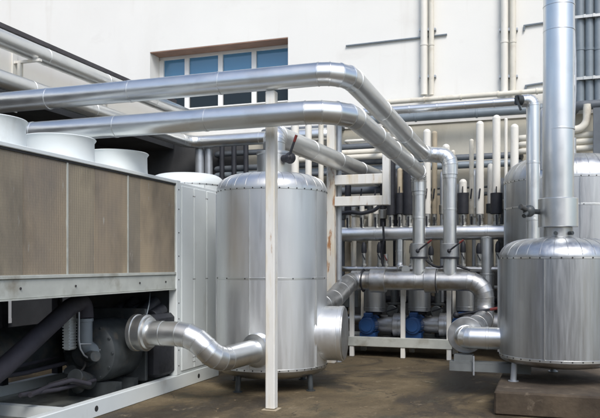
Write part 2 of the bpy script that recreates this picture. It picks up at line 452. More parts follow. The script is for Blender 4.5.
# front post
PB = at(270, 410, Z=0)
t = thing('support_post', (PB.x, PB.y, 0), 'tall white square post in front of the round tank, holding the overhead mains', 'post')
PB = V((PB.x, 7.40, 0))
MB().box(PB.x - .054, PB.x + .054, PB.y - .054, PB.y + .054, .012, 3.50, .008).build('post', 'white', t)
MB().box(PB.x - .085, PB.x + .085, PB.y - .085, PB.y + .085, 0.0, .006).build('base_plate', 'tan', t)

# ------------------------------------------------------------------ tanks
def tank(c, r, z_leg, z_dish, z_low, z_seam, z_top, label, name='storage_tank', mid=(), legs=(), mt='alu_tank', gores=28, nseam=5, crown=.45, ph=0.0, lm='iron'):
    c = V(c)
    t = thing(name, (c.x, c.y, z_leg), label, 'tank', 'insulated storage tanks')
    n = 72
    MB().lathe([(r, z_low), (r, z_seam)], (c.x, c.y, 0), n=n).build('shell', mt, t)
    H = z_top - z_seam
    prof = [(r + .006, z_seam + .002), (r + .006, z_seam + .03)]
    for k in range(1, 9):
        a = k / 8 * math.pi / 2
        prof.append((r * crown + r * (1 - crown) * math.cos(a) ** .8 if k < 8 else r * crown, z_seam + .03 + (H - .06) * math.sin(a) ** 1.1))
    prof += [(r * .2, z_top)]
    dm = MB().lathe(prof, (c.x, c.y, 0), n=gores * 2 or 72).build('dome', mt, t)
    sm = MB()
    for k in range(gores):
        a = 2 * math.pi * k / gores + .05 + ph
        pth = [V((c.x + math.cos(a) * (pr_ + .001), c.y + math.sin(a) * (pr_ + .001), z)) for pr_, z in prof[1:-1]]
        sm.tube(pth, .003, 6, False)
    if gores: sm.build('dome_seams', 'alu_dull', dm)
    bd = MB()
    ring(bd, (c.x, c.y, z_seam), (0, 0, 1), r, .035, .005, n)
    ring(bd, (c.x, c.y, z_low + .01), (0, 0, 1), r, .035, .005, n)
    for z in mid: ring(bd, (c.x, c.y, z), (0, 0, 1), r, .03, .004, n)
    for k in range(nseam):
        a = 2 * math.pi * k / nseam + .62 + ph
        x, y = c.x + math.cos(a) * r, c.y + math.sin(a) * r
        q = V((math.cos(a), math.sin(a), 0)); e = V((-q.y, q.x, 0))
        bd.bar((x, y, z_low + .03), (x, y, z_seam - .02), .045, .006, up=e)
    sc = bd.use(1)
    for z in (z_seam - .006, z_low + .012):
        k0 = int(r * 2 * math.pi / .11)
        for k in range(k0):
            a = 2 * math.pi * k / k0
            e = V((math.cos(a), math.sin(a), 0))
            sc.cyl(V((c.x, c.y, z)) + e * (r + .003), V((c.x, c.y, z)) + e * (r + .010), .0085, 8)
    for z in mid:
        k0 = int(r * 2 * math.pi / .3)
        for k in range(k0):
            e = V((math.cos(2 * math.pi * k / k0), math.sin(2 * math.pi * k / k0), 0))
            sc.cyl(V((c.x, c.y, z)) + e * (r + .003), V((c.x, c.y, z)) + e * (r + .010), .008, 8)
    bd.build('bands', ['alu', 'gasket'], t)
    pr2 = [(r * .05, z_dish)]
    for k in range(1, 7):
        a = k / 6 * math.pi / 2
        pr2.append((r * .35 + (r + .004 - r * .35) * math.sin(a), z_dish + .015 + (z_low - z_dish - .02) * (1 - math.cos(a))))
    MB().lathe(pr2, (c.x, c.y, 0), n=n).build('bottom_dish', 'alu_dull', t)
    for a in legs:
        x, y = c.x + math.cos(R(a)) * r * .9, c.y + math.sin(R(a)) * r * .9
        lg = MB().tube([(x, y, z_leg + .012), (c.x + math.cos(R(a)) * r * .87, c.y + math.sin(R(a)) * r * .87, z_low - .02)], .035, 12)
        lg.cyl((x, y, z_leg), (x, y, z_leg + .012), .06, 12)
        lg.build('leg', lm, t)
    return t
# tank 1 (centre)
T1 = at(272, 264, d=9.5); R1 = .722
t1 = tank(T1, R1, 0, .12, .28, 2.54, 2.80, 'large silver tank behind the white post with a round side manhole', mid=(1.42,), legs=(-20, 70, 160, 250), ph=.3)
nk = MB().cyl((T1.x + .03, T1.y, 2.77), (T1.x + .03, T1.y, 3.07), .225, 36)
ring(nk, (T1.x + .03, T1.y, 3.05), (0, 0, 1), .225, .04, .01, 36)
nk.build('neck', 'alu', t1)
mz, mr = .705, .35
MA = V((math.cos(R(7)), math.sin(R(7)), 0))
mh = MB().lathe([(mr, .0), (mr, .90), (mr + .004, .905), (mr + .004, .955), (mr - .008, .96)], (T1.x, T1.y, mz), MA, 48)
mho = mh.build('manhole', 'alu_tank', t1)
lid = MB().lathe([(mr - .012, .0), (mr - .015, .012), (mr * .5, .016), (.01, .018)], V((T1.x, T1.y, mz)) + MA * .96, MA, 48)
lid.build('lid', 'alu_dull', mho)
# tank outlet pipe to the rear
E1 = at(368, 176, Y=12.5)
TO = thing('outlet_pipe', (T1.x + .03, T1.y, 3.07), 'thick silver pipe from the top of the central tank back to the rack', 'pipe')
clad_pipe([(T1.x + .03, T1.y, 3.075), (T1.x + .03, T1.y, 3.30), (E1.x + .07, WY + .06, 3.22)], .145, .22, 'pipe_run', 'alu', TO, 1.2, gores=5)
vp = at(290, 158, d=9.25)
MB().tube([(T1.x + .2, T1.y - .12, vp.z), vp], .05, 14).ball(vp, .075, 14).build('valve', 'black', TO)
lever(TO, vp + V((0, -.05, 0)), at(296.5, 135, d=9.15), .016, .3)

# tank 2 (front right) on plinth
T2 = at(558, 264, d=8.42); R2 = .66
pc = at(494, 415, Z=0)
PLZ = .255
o = MB().box(pc.x, 2.6, pc.y, pc.y + 2.3, 0, PLZ, .02).build('concrete_plinth', 'plinth')
tag(o, 'low stained concrete plinth under the front right tank', 'plinth')
t2 = tank(T2, R2, PLZ, .40, .525, 1.675, 1.925, 'silver tank on the concrete plinth with a wide chimney pipe on top', legs=(215, 335, 95), crown=.42, ph=.1, mt='alu_shaded', lm='galv')
cl = MB().cyl((T2.x, T2.y, 1.90), (T2.x, T2.y, 2.03), .16, 36)
cl.build('neck', 'alu_dull', t2)
for a in (262, 318):
    e = V((math.cos(R(a)), math.sin(R(a)), 0))
    MB().cyl(V((T2.x, T2.y, 1.955)) + e * .155, V((T2.x, T2.y, 1.955)) + e * .215, .022, 10).build('clamp_knob', 'iron', t2)
ch = thing('chimney_pipe', (T2.x, T2.y, 2.03), 'wide shiny vertical pipe rising from the front right tank out of view', 'pipe')
zc = 2.03; zt = at(557, 197, d=8.2).z
cm = MB().cyl((T2.x, T2.y, zc), (T2.x, T2.y, zt), .222, 40); cm.build('collar', 'alu', ch)
cp = MB().tube([(T2.x, T2.y, zt), (T2.x + .02, T2.y, 7.2)], .174, 40)
for v in (128, 28, 3): ring(cp, (T2.x + .01, T2.y, at(560, v, d=8.3).z), (0, 0, 1), .174, .02, .004, 40)
cp.build('pipe_run', 'alu', ch)
vv = at(529, 211, d=8.3)
vm = MB().tube([(T2.x - .2, T2.y - .05, vv.z), vv + V((-.02, 0, 0))], .03, 12).ball(vv, .07, 14)
vo = vm.build('valve', 'iron', ch)
MB().tube([vv, at(520.5, 206.5, d=8.2)], .03, 10).tube([vv, at(524, 216, d=8.2)], .026, 10).build('handle', 'iron', vo)

# tank 3 (behind, right)
T3 = at(571, 264, d=11.8); R3 = 1.06
t3 = tank(T3, R3, 0, .12, .3, 2.93, 3.36, 'biggest silver tank, half hidden behind the plinth tank on the right', mid=(2.5, 1.2), legs=(200, 270, 340, 90), gores=36, nseam=9, mt='alu_shaded')
vt = thing('vent_pipe', (T3.x, T3.y, 3.3), 'thin vent tube with a small white box rising from the biggest tank', 'pipe')
va = at(573, 158, d=11.5); va.z = 3.2
MB().cyl(va, at(573, 138, d=11.5), .05, 16).build('stub', 'alu_dull', vt)
MB().tube([at(573, 139, d=11.5), at(575, 90, d=11.5), at(575, 60, d=11.5), at(572, -20, d=11.5)], .022, 10).build('tube', 'galv', vt)
bx = at(572, 81, d=11.35)
MB().box(bx.x - .05, bx.x + .04, bx.y - .05, bx.y + .05, bx.z - .09, bx.z + .09, .01).build('junction_box', 'frame', vt)

# tank 4 (behind chiller)
T4 = at(187, 264, d=11.2)
tank(T4, .58, 0, .1, .25, 2.80, 3.01, 'pale round-topped tank standing behind the white chiller cabinet', legs=(0, 120, 240), mt='chil', gores=0, crown=.62)

# ------------------------------------------------------------------ tank 1 to tank 2 lower main
LY = 11.8; lz = 1.325; lr = .155
lp = thing('lower_main_pipe', (-1.5, LY, lz), 'thick silver pipe running low in front of the pumps between the two tanks', 'pipe')
xl = at(351, 281, Y=LY).x; xr = -.96
s0 = V((T1.x + .35, T1.y + .55, .95))
clad_pipe([s0, at(333, 300, Y=10.6), V((xl, LY, lz)), V((xr, LY, lz)), V((xr, LY, .72)), V((xr, T2.y + .35, .72))], lr, .26, 'pipe_run', 'alu_dull', lp, .9, gores=5)
for (u0, u1, e) in ((371, 386, .045), (425, 438, .04), (352, 362, .012)):
    MB().cyl((at(u0, 281, Y=LY).x, LY, lz), (at(u1, 281, Y=LY).x, LY, lz), lr + e, 32).build('flange_cover', 'alu_dull', lp)
for u in (437, 363.5):
    x = at(u, 281, Y=LY).x; MB().cyl((x - .008, LY, lz), (x + .008, LY, lz), lr + .043, 32).build('gasket', 'black', lp)
MB().cyl((xr, T2.y + .30, .72), (xr, T2.y + .13, .72), .225, 36).build('flange', 'alu_dull', lp)
clad_pipe([(xr, T2.y + .129, .72), (xr, T2.y - .03, .71), (T2.x - R2 + .06, T2.y - .03, .71)], .134, .14, 'elbow', 'alu', lp, .22, gores=4)
lever(lp, at(456, 315, Y=LY - .22), at(499, 308, Y=LY - .3), .021, .2)
MB().tube([at(457, 316, Y=LY - .2), V((xr, LY, at(470, 316, Y=LY).z))], .035, 10).build('valve_stem', 'black', lp)
bk = thing('pipe_bracket', (xr, T2.y, .3), 'grey channel bracket sticking out from the plinth under the pipe elbow', 'bracket')
yb = T2.y
MB().box(xr - .17, T2.x - .3, yb - .10, yb + .10, .405, .42).box(xr - .17, T2.x - .3, yb - .10, yb - .085, .31, .404).box(xr - .17, T2.x - .3, yb + .085, yb + .10, .31, .404).build('channel', 'steel', bk)
MB().box(xr - .12, xr + .10, yb - .07, yb + .10, .421, .50).build('saddle', 'steel', bk)
MB().tube([(xr + .12, yb - .13, .27), (xr + .12, yb - .13, .50)], .011, 8).build('rod', 'galv', bk)

# ------------------------------------------------------------------ chiller to tank connection
cz = .80
A = at(146, 334, X=-4.42); A = V((-4.42, A.y, cz))
cq = thing('connecting_pipe', (A.x, A.y, cz), 'silver elbowed pipe from the chiller opening to the foot of the central tank', 'pipe')
Bp = V((-3.80, A.y, cz)); Cp = at(216, 361, d=8.15); Fp = at(256, 350.5, d=8.75)
Ep = Fp + (Fp - Cp).normalized() * .5
clad_pipe([A, Bp, Cp, Ep], .142, .42, 'pipe_run', 'alu', cq, .5, gores=5, h=.004)
fc = MB()
fc.lathe([(.15, -.20), (.205, -.195), (.215, -.185), (.215, -.14), (.205, -.135), (.205, -.07), (.213, -.065), (.213, -.02), (.19, -.012), (.185, .02), (.16, .03)], A + V((.04, 0, 0)), V((1, 0, 0)), 40)
fc.build('flange_cover', 'alu', cq)
dd = (Fp - Cp).normalized()
fd = MB(); fd.lathe([(.15, -.05), (.205, -.03), (.213, .0), (.213, .06), (.2, .065)], Fp, dd, 40); fd.build('flange_cover', 'alu', cq)

# ------------------------------------------------------------------ chiller
CX, CB = -4.48, -6.1
cy0, cy1, cy2 = 1.6, 8.25, 9.38
ck = thing('air_cooled_chiller', (CX, 6, 0), 'long white air-cooled chiller with dusty brown coils and three round fan housings', 'chiller')
b = MB().box(CX - .08, CX + .02, cy0, cy2, .0, .18, .008).box(CB, CB + .1, cy0, cy2, 0, .18)
for y in (1.7, 3.9, 5.98, 8.2, 9.28): b.box(CB + .101, CX - .081, y - .05, y + .05, .02, .17)
b.build('base_frame', 'chil', ck)
tag(MB().box(CB + .101, CX - .081, cy0 + .05, cy2 - .02, .04, .06).build('floor_pan', 'floor', ck), 'dirty floor tray')
hl = MB()
for y in (6.42, 8.75): hl.cyl((CX + .0, y, .09), (CX + .0215, y, .09), .035, 16)
hl.build('lifting_holes', 'gasket', ck)
# coil sections
ys = [cy0 + .03, 2.7, 3.8, 4.89, 5.975, 7.06, 8.15]
for a, c in zip(ys, ys[1:]):
    q = a + (c - a) * {1: .45, 2: .45, 3: .42, 4: .42}.get(ys.index(a), .25)
    p = MB().box(CX - .06, CX - .013, a + .012, q - .002, 1.50, 2.60)
    p.use(1).box(CX - .06, CX - .012, q + .002, c - .012, 1.50, 2.60)
    p.build('coil_panel', ['coil_grey', 'coil'], ck)
fr_ = MB()
for y in ys: fr_.box(CX - .05, CX - .004, y - .011, y + .011, 1.50, 2.60)
fr_.box(CX - .06, CX + .01, cy0, cy1 - .1, 1.465, 1.499, .004)
fr_.build('coil_frame', 'chil_dirty', ck)
MB().box(CX - .062, CX - .002, cy0, cy1 - .1, 2.601, 2.622).build('dark_strip', 'gasket', ck)  # thin dark line under the top panel
MB().box(CB, CX + .012, cy0, cy1 - .1, 2.623, 2.665, .006).build('top_panel', 'chil', ck)
MB().box(CX - .07, CX - .005, cy0, cy1 - .1, 1.29, 1.463, .004).box(CX - .08, CX + .008, cy0, cy1 - .1, 1.275, 1.289).build('coil_beam', 'chil_dirty', ck)
cp_ = MB().box(CX - .1, CX + .015, cy1 - .099, cy1, .181, 2.67, .006); cp_.build('corner_post', 'chil', ck)
bolts = MB()
for y in (5.3, 6.1, 7.3, 7.9): bolts.cyl((CX - .006, y, 1.38), (CX + .004, y, 1.38), .012, 8)
for z in (.3, .5, .7, .9, 1.1, 1.4, 1.7, 2.0, 2.3, 2.55): bolts.cyl((CX + .014, cy1 - .05, z), (CX + .02, cy1 - .05, z), .009, 8)
bolts.build('screws', 'gasket', ck)
# control cabinet
cab = MB().box(CB, CX - .002, cy1 + .002, cy2, .182, 2.655, .008).build('control_cabinet', 'chil', ck)
MB().box(CB + .1, CX - .11, cy1 - .06, cy1 - .002, .181, 1.46).build('dark_panel', 'iron', cab)  # dark panel laid over the cabinet face inside the bay
lines = [cy1 + .03, 8.62, 9.0, cy2 - .03]
for a, c in zip(lines, lines[1:]):
    MB().box(CX - .003, CX + .014, a + .008, c - .008, .22, 2.61, .006).build('door_panel', 'chil', cab)
hs = MB()
for y in (8.60, 8.64, 8.98, 9.02):
    for z in (.30, .36, 1.4, 2.5): hs.cyl((CX + .012, y, z), (CX + .02, y, z), .008, 8)
hs.build('screws', 'gasket', cab)
# back and far end coils
MB().box(CB + .02, CB + .06, cy0, cy1 - .1, 1.5, 2.60).build('rear_coil', 'coil', ck)
MB().box(CB + .3, CX - .3, cy0 + .05, cy1 - .15, 1.47, 1.52).build('drip_tray', 'gasket', ck)
rp = MB()
for y in (4.9, 6.85, 7.85): rp.box(CB, CB + .09, y - .05, y + .05, .18, 1.5)
rp.box(CB, CB + .08, cy0, cy1, 1.3, 1.48)
rp.build('rear_posts', 'black', ck)
# fan housings
FX = -4.93
for y in (3.22, 4.27, 5.34, 6.42, 7.50):
    s = MB()
    prof = [(.376, 2.666), (.372, 2.70), (.368, 2.76), (.366, 2.895), (.380, 2.915), (.386, 2.925), (.380, 2.932), (.36, 2.915), (.35, 2.895), (.35, 2.75), (.36, 2.67)]
    n = 56; c = V((FX, y, 0)); base = 0
    for r_, z in prof: s.v += [V((FX + r_ * math.cos(2 * math.pi * k / n), y + r_ * math.sin(2 * math.pi * k / n), z)) for k in range(n)]
    for i in range(len(prof) - 1):
        for k in range(n):
            j = (k + 1) % n; s.f.append((i * n + k, i * n + j, (i + 1) * n + j, (i + 1) * n + k))
    so = s.build('fan_housing', 'chil', ck)
    bl = MB().cyl((FX, y, 2.72), (FX, y, 2.84), .09, 20)
    for q in range(5):
        a = q * 2 * math.pi / 5
        e = V((math.cos(a), math.sin(a), 0)); g = V((-e.y, e.x, 0))
        p0 = V((FX, y, 2.78))
        bl.bar(p0 + e * .08, p0 + e * .335, .16, .008, up=(V((0, 0, 1)) + g * .5).normalized())
    bl.build('fan_blades', 'iron', so)
    gr = MB()
    for rr_ in (.08, .16, .24, .32): gr.tube([V((FX + rr_ * math.cos(2 * math.pi * k / 32), y + rr_ * math.sin(2 * math.pi * k / 32), 2.90)) for k in range(33)], .004, 6, False)
    for q in range(6):
        a = q * math.pi / 6
        e = V((math.cos(a), math.sin(a), 0)); gr.tube([V((FX, y, 2.896)) - e * .352, V((FX, y, 2.896)) + e * .352], .004, 6)
    gr.build('fan_guard', 'galv', so)
# compressor under the coils
kx, ky, kz = -5.0, 7.1, .585
cmpz = MB().lathe([(.02, -.06), (.16, -.05), (.17, .0), (.30, .02), (.345, .05), (.36, .10), (.365, .14), (.365, .62)], (kx, ky - .1, kz), V((0, 1, 0)), 48)
co = cmpz.build('compressor', 'iron', ck)
MB().box(kx - .42, kx + .40, ky + .525, ky + .58, .18, 1.06, .01).build('end_plate', 'iron', co)
cb = MB()
for k in range(12):
    a = 2 * math.pi * k / 12
    cb.cyl((kx + .32 * math.cos(a), ky - .075, kz + .32 * math.sin(a)), (kx + .32 * math.cos(a), ky - .02, kz + .32 * math.sin(a)), .018, 8)
cb.build('bolts', 'iron', co)
nz = MB().cyl((kx + .02, ky - .12, kz - .03), (kx + .30, ky - .35, kz + .0), .06, 20).cyl((kx + .04, ky - .1, kz - .33), (kx + .10, ky - .45, kz - .22), .09, 20)
nz.cyl((kx - .08, ky - .12, .16), (kx - .08, ky - .3, .42), .07, 16)
nz.build('nozzles', 'iron', co)
MB().box(kx - .3, kx + .34, ky - .02, ky + .1, .06, .24).box(kx - .3, kx + .34, ky + .35, ky + .45, .06, .24).build('mounting_feet', 'iron', co)
top = MB()
for k in range(7):
    top.cyl((kx - .25 + .1 * k, ky + .75, .95 + .05 * (k % 2)), (kx - .25 + .1 * k, ky + 1.0, 1.02 + .05 * (k % 3)), .08, 14)
top.box(kx - .35, kx + .5, ky + .62, ky + 1.5, .2, .98, .05)
top.build('second_compressor', 'black', ck)
ev = MB().cyl((-5.72, 3.0, .62), (-5.72, 8.1, .62), .27, 32).cyl((-5.72, 4.5, .62), (-5.72, 4.6, .62), .33, 32)
ev.build('evaporator', 'iron', ck)
P0 = at(-40, 402, X=-5.0); P1 = at(2, 369, X=-4.95); P2 = at(70, 307, X=-4.95); P3 = at(84, 300, X=-4.95)
P4 = at(85, 318, X=-4.93); P5 = at(85, 346, X=-4.93)
sp = MB().tube(bent([P0, P1, P2, P3, P4], .14, 8), .095, 24)
tag(sp.build('suction_pipe', 'insul', ck), 'dark insulated pipe slanting up under the coils')
jk = MB().tube(bent([P4 + V((0, 0, .0)), P5, at(97, 353, X=-4.9)], .1, 6), .082, 24)
ring(jk, P4 + V((0, 0, -.02)), (0, 0, 1), .082, .04, .01)
tag(jk.build('elbow_jacket', 'slate', ck), 'grey sheet jacket on the pipe elbow')
jx = [at(79, 312, X=-4.83), at(79, 340, X=-4.83), at(80.5, 349, X=-4.82), at(84, 355, X=-4.82), at(90, 359, X=-4.82), at(96, 358, X=-4.82), at(101, 354, X=-4.82), at(100, 349, X=-4.82)]
MB().tube(jx, .009, 8).tube([at(79, 344, X=-4.83), at(91, 344, X=-4.82)], .009, 8).build('capillary_tube', 'galv', ck)
tb = at(71.5, 330, X=-5.1)
tbm = MB().box(tb.x - .05, tb.x + .03, tb.y - .08, tb.y + .05, tb.z - .22, tb.z + .2, .008)
for k in range(12): tbm.box(tb.x - .055, tb.x + .045, tb.y - .09, tb.y + .04, tb.z - .2 + .033 * k, tb.z - .185 + .033 * k)
tbm.build('ribbed_terminal_box', 'chil', ck)
pp = MB()
for (u0, v0, u1, v1, x0, r_) in ((-20, 372, 60, 355, -5.5, .03), (-20, 380, 70, 362, -5.3, .025), (20, 395, 95, 380, -4.85, .022), (0, 350, 80, 330, -5.7, .04)):
    pp.tube([at(u0, v0, X=x0), at((u0 + u1) / 2, (v0 + v1) / 2 + 2, X=x0), at(u1, v1, X=x0)], r_, 10)
pp.tube(bent([at(30, 395, X=-4.8), at(50, 386, X=-4.9), at(72, 380, X=-4.8), at(90, 384, X=-4.75)], .1, 4), .025, 10)
pp.build('small_piping', 'insul', ck)

# ------------------------------------------------------------------ rack frame, pumps
RY = 12.15
rk = thing('pump_rack', (-2.4, RY, 0), 'low white steel frame standing in front of the blue pumps', 'rack')
lx = [at(352, 356, Y=RY).x, at(403, 357, Y=RY).x, at(449, 361, Y=RY).x]
for x in lx: MB().box(x - .037, x + .037, RY - .037, RY + .037, 0, 1.22, .005).build('leg', 'white', rk)
MB().box(lx[0] - .5, lx[2] + .05, RY - .052, RY + .03, .18, .345, .008).build('rail', 'chil_dirty', rk)
for x in lx: MB().box(x - .045, x + .045, RY + .8, RY + .89, 0, 1.22, .005).build('leg', 'white', rk)
MB().box(lx[0] - .5, lx[2] + .05, RY + .8, RY + .88, .18, .345, .008).build('rail', 'chil_dirty', rk)
MB().box(lx[0] - .5, lx[2] + .05, RY + .031, RY + .799, .28, .30).build('deck', 'alu_dull', rk)
MB().box(lx[0] - .5, lx[2] + .05, RY - .04, RY + .04, 1.221, 1.28).build('top_rail', 'white', rk)
def pump(u, label):
    c = at(u, 326, Y=RY + .12)
    t = thing('circulation_pump', (c.x, RY + .4, .30), label, 'pump', 'circulation pumps on the rack')
    z = c.z; y = RY + .12
    m_ = MB().lathe([(.05, 0), (.09, .005), (.10, .02), (.135, .022), (.145, .04), (.15, .06), (.15, .36), (.2, .365), (.2, .41)], (c.x, y, z), V((0, 1, 0)), 32)
    for k in range(20):
        a = 2 * math.pi * k / 20
        e = V((math.cos(a), 0, math.sin(a)))
        m_.bar(V((c.x, y + .08, z)) + e * .15, V((c.x, y + .35, z)) + e * .15, .008, .03, up=e)
    m_.box(c.x - .07, c.x + .07, y + .1, y + .26, z + .14, z + .22, .01)
    m_.box(c.x - .14, c.x + .14, y + .1, y + .3, .301, z - .12)
    mo = m_.build('motor', 'blue', t)
    MB().lathe([(.10, 0), (.10, .01), (.05, .014)], (c.x, y - .006, z), V((0, 1, 0)), 24).build('fan_cover', 'blue', mo)
    MB().ball((c.x, y + .56, z), .2, 24, 1.0).build('volute', 'alu_dull', t)
    MB().cyl((c.x + .02, y + .5, z + .17), (c.x + .02, y + .5, z + .235), .15, 20).build('flange', 'black', t)
    ca = MB().cyl((c.x + .06, y + .4, z + .236), (c.x + .06, y + .4, 1.16), .195, 32); ring(ca, (c.x + .06, y + .4, z + .3), (0, 0, 1), .195, .02, .004, 32)
    ca.build('insulated_can', 'alu_shaded', t)
    sp_ = MB().cyl((c.x + .1, y + .45, z + .0), (c.x + .50, y + .42, z + .0), .145, 28)
    sp_.build('suction_pipe', 'alu_dull', t)
    dr = MB().cyl((c.x + .42, y + .38, z), (c.x + .62, y + .38, z), .21, 28); ring(dr, (c.x + .52, y + .38, z), (1, 0, 0), .21, .02, .004, 28)
    dr.build('flange_cover', 'alu_dull', t)
    MB().tube([(c.x + .3, y + .3, z + .24), (c.x + .5, y + .22, z + .31)], .014, 8).build('lever', 'black', t)
pump(366, 'blue pump between the two left legs of the white rack')
pump(412, 'blue pump between the two right legs of the white rack')
pump(461, 'pump half hidden behind the low pipe elbow near the plinth')
eb = at(348, 298, Y=12.9)
o = MB().box(eb.x - .25, eb.x + .22, eb.y - .1, eb.y + .1, .8, 1.2, .01)
tag(o.build('electric_box', 'iron'), 'dark box behind the leftmost rack leg, beside the central tank', 'box')

# thin pipes close to the wall behind the header
for k, (u, vt, w_, m_) in enumerate(((343, 205, 4, 'dkpipe'), (354, 214, 5, 'pvc'), (370, 206, 4, 'cream'), (383, 176, 6, 'black'), (396, 172, 6, 'black'), (404, 190, 4, 'pvc'), (416, 178, 6, 'dkpipe'), (442, 172, 4, 'galv'), (456, 186, 6, 'dkpipe'), (474, 170, 4, 'galv'), (490, 165, 5, 'pvc'), (501, 180, 6, 'dkpipe'))):
    q = at(u, 230, Y=13.3); r = w_ / 2 * 13.3 / FPX; zt = at(u, vt, Y=13.3).z
    shade = {'dkpipe': 'dark', 'black': 'black', 'pvc': 'white', 'cream': 'cream', 'galv': 'grey'}[m_]
    nth = ('first', 'second', 'third', 'fourth', 'fifth', 'sixth', 'seventh', 'eighth', 'ninth', 'tenth', 'eleventh', 'last')[k]
    t = thing('thin_pipe', (q.x, 13.3, .9), f'{shade} thin upright pipe behind the header, {nth} of twelve from the left', 'pipe', 'thin upright pipes behind the header')
    MB().tube(bent([(q.x, 13.3, .9), (q.x, 13.3, zt), (q.x, WY + .04, zt)], .12, 5), r, 14).build('tube', m_, t)
    MB().cyl((q.x, 13.3, 2.45 + .06 * (k % 3)), (q.x, 13.3, 2.62 + .06 * (k % 3)), r * 1.5, 14).build('coupling', 'zinc' if k % 2 else 'iron', t)
# low pipes behind the pumps
for (z, y, r, m_, l) in ((.52, 13.7, .10, 'alu_dull', 'dull low pipe along the wall base behind the pumps'), (.92, 13.75, .07, 'black', 'black low pipe along the wall base above the dull one'), (1.16, 13.6, .05, 'alu_dull', 'slim dull pipe behind the insulated cans')):
    mb = MB().tube([(-3.9, y, z), (-.7, y, z)], r, 18)
    for k in range(6): ring(mb, (-3.6 + .5 * k, y, z), (1, 0, 0), r, .04, .012, 18)
    tag(mb.build('wall_pipe', m_), l, 'pipe', 'low pipes behind the pumps')
for (u, l) in ((343, 'black upright valve left of the first rack leg, behind the frame'), (394, 'black upright valve between the first and second pumps'), (438, 'black upright valve left of the right rack leg')):
    q = at(u, 310, Y=12.95)
    t = thing('gate_valve', (q.x, q.y, .3), l, 'valve', 'gate valves behind the pumps')
    MB().cyl((q.x, q.y, .3), (q.x, q.y, 1.25), .06, 16).cyl((q.x, q.y, .62), (q.x, q.y, .66), .12, 16).cyl((q.x, q.y, .86), (q.x, q.y, .90), .12, 16).ball((q.x, q.y, .76), .10, 14).build('body', 'iron', t)
    MB().lathe([(.09, -.012), (.105, 0), (.09, .012), (.02, .008), (.02, -.008)], (q.x, q.y - .2, .76), V((0, 1, 0)), 20).cyl((q.x, q.y - .2, .76), (q.x, q.y - .05, .76), .015, 8).build('handwheel', 'iron', t)

# ------------------------------------------------------------------ headers
HY = 12.8
hz, hr = at(420, 233, Y=HY).z, .13
hd = thing('header_pipe', (-1.7, HY, hz), 'long silver header pipe crossing the rack at eye level with valve stubs', 'pipe')
clad_pipe([(-3.6, HY, hz), (-.35, HY, hz)], hr, .2, 'pipe_run', 'alu', hd, .62)
MB().tube([(-3.6, HY, hz), (-3.6, WY + .1, hz)], hr, 24).build('branch', 'alu_dull', hd)
lz2 = at(420, 269, Y=HY).z
o = MB().tube(bent([(-3.6, WY + .1, lz2), (-3.6, HY - .05, lz2), (-.4, HY - .05, lz2)], .15, 5), .05, 16)
for k in range(8): ring(o, (-3.3 + .38 * k, HY - .05, lz2), (1, 0, 0), .05, .03, .01, 16)
tag(o.build('header_pipe', 'alu_dull'), 'thin silver header running just above the thick low pipe', 'pipe')
def drop_pipe(u, r, z0, label, bend=0):
    x = at(u, 250, Y=HY).x
    pts = [(x, HY, hz - hr + .02), (x, HY - .02, z0)]
    if bend: pts.append((x + bend, HY - .3, z0))
    t = clad_pipe(pts, r, .12, 'drop_pipe', 'alu', None, .5, 20, 4)
    tag(t, label, 'pipe', 'pipes hanging below the header')
drop_pipe(400, .075, 1.5, 'silver pipe with a foot bend dropping from the header, left of the levers', .16)
drop_pipe(487, .12, .8, 'thickest silver pipe dropping from the header beside the biggest tank')
def stub(u, vt, label, cap=True, red=False):
    x = at(u, 250, Y=HY - .05).x; z0 = lz2 + .05; zt = at(u, vt, Y=HY - .05).z; y = HY - .05
    t = thing('drain_valve', (x, y, lz2), label, 'valve', 'drain valves on the thin header')
    zm = z0 + (zt - z0) * .55
    MB().cyl((x, y, z0 - .03), (x, y, zm), .04, 16).cyl((x, y, z0), (x, y, z0 + .04), .055, 6).build('body', 'zinc', t)
    if cap: MB().lathe([(.045, 0), (.05, .03), (.045, (zt - zm) * .7), (.02, zt - zm)], (x, y, zm), n=16).build('cap', 'black', t)
    lv = MB().bar((x - .02, y - .05, zm - .02), (x + .03, y - .055, zm - .12), .03, .012); lv.build('lever', 'red' if red else 'black', t)
    return t
stub(337, 243, 'small drain valve left of the frame post'); stub(364, 242, 'small drain valve standing alone right of the frame post')
stub(379.5, 242, 'black-capped drain valve just left of the thin red-levered one'); stub(386, 244, 'thin drain valve with a red lever', False, True)
stub(412, 243, 'black-capped drain valve just left of the first riser lever'); stub(431, 246, 'black-capped drain valve between the two lever risers')
stub(463, 241, 'black-capped drain valve right of the second lever riser'); stub(479, 243, 'black-capped drain valve left of the thickest drop pipe'); stub(498, 241, 'black-capped drain valve nearest the biggest tank')

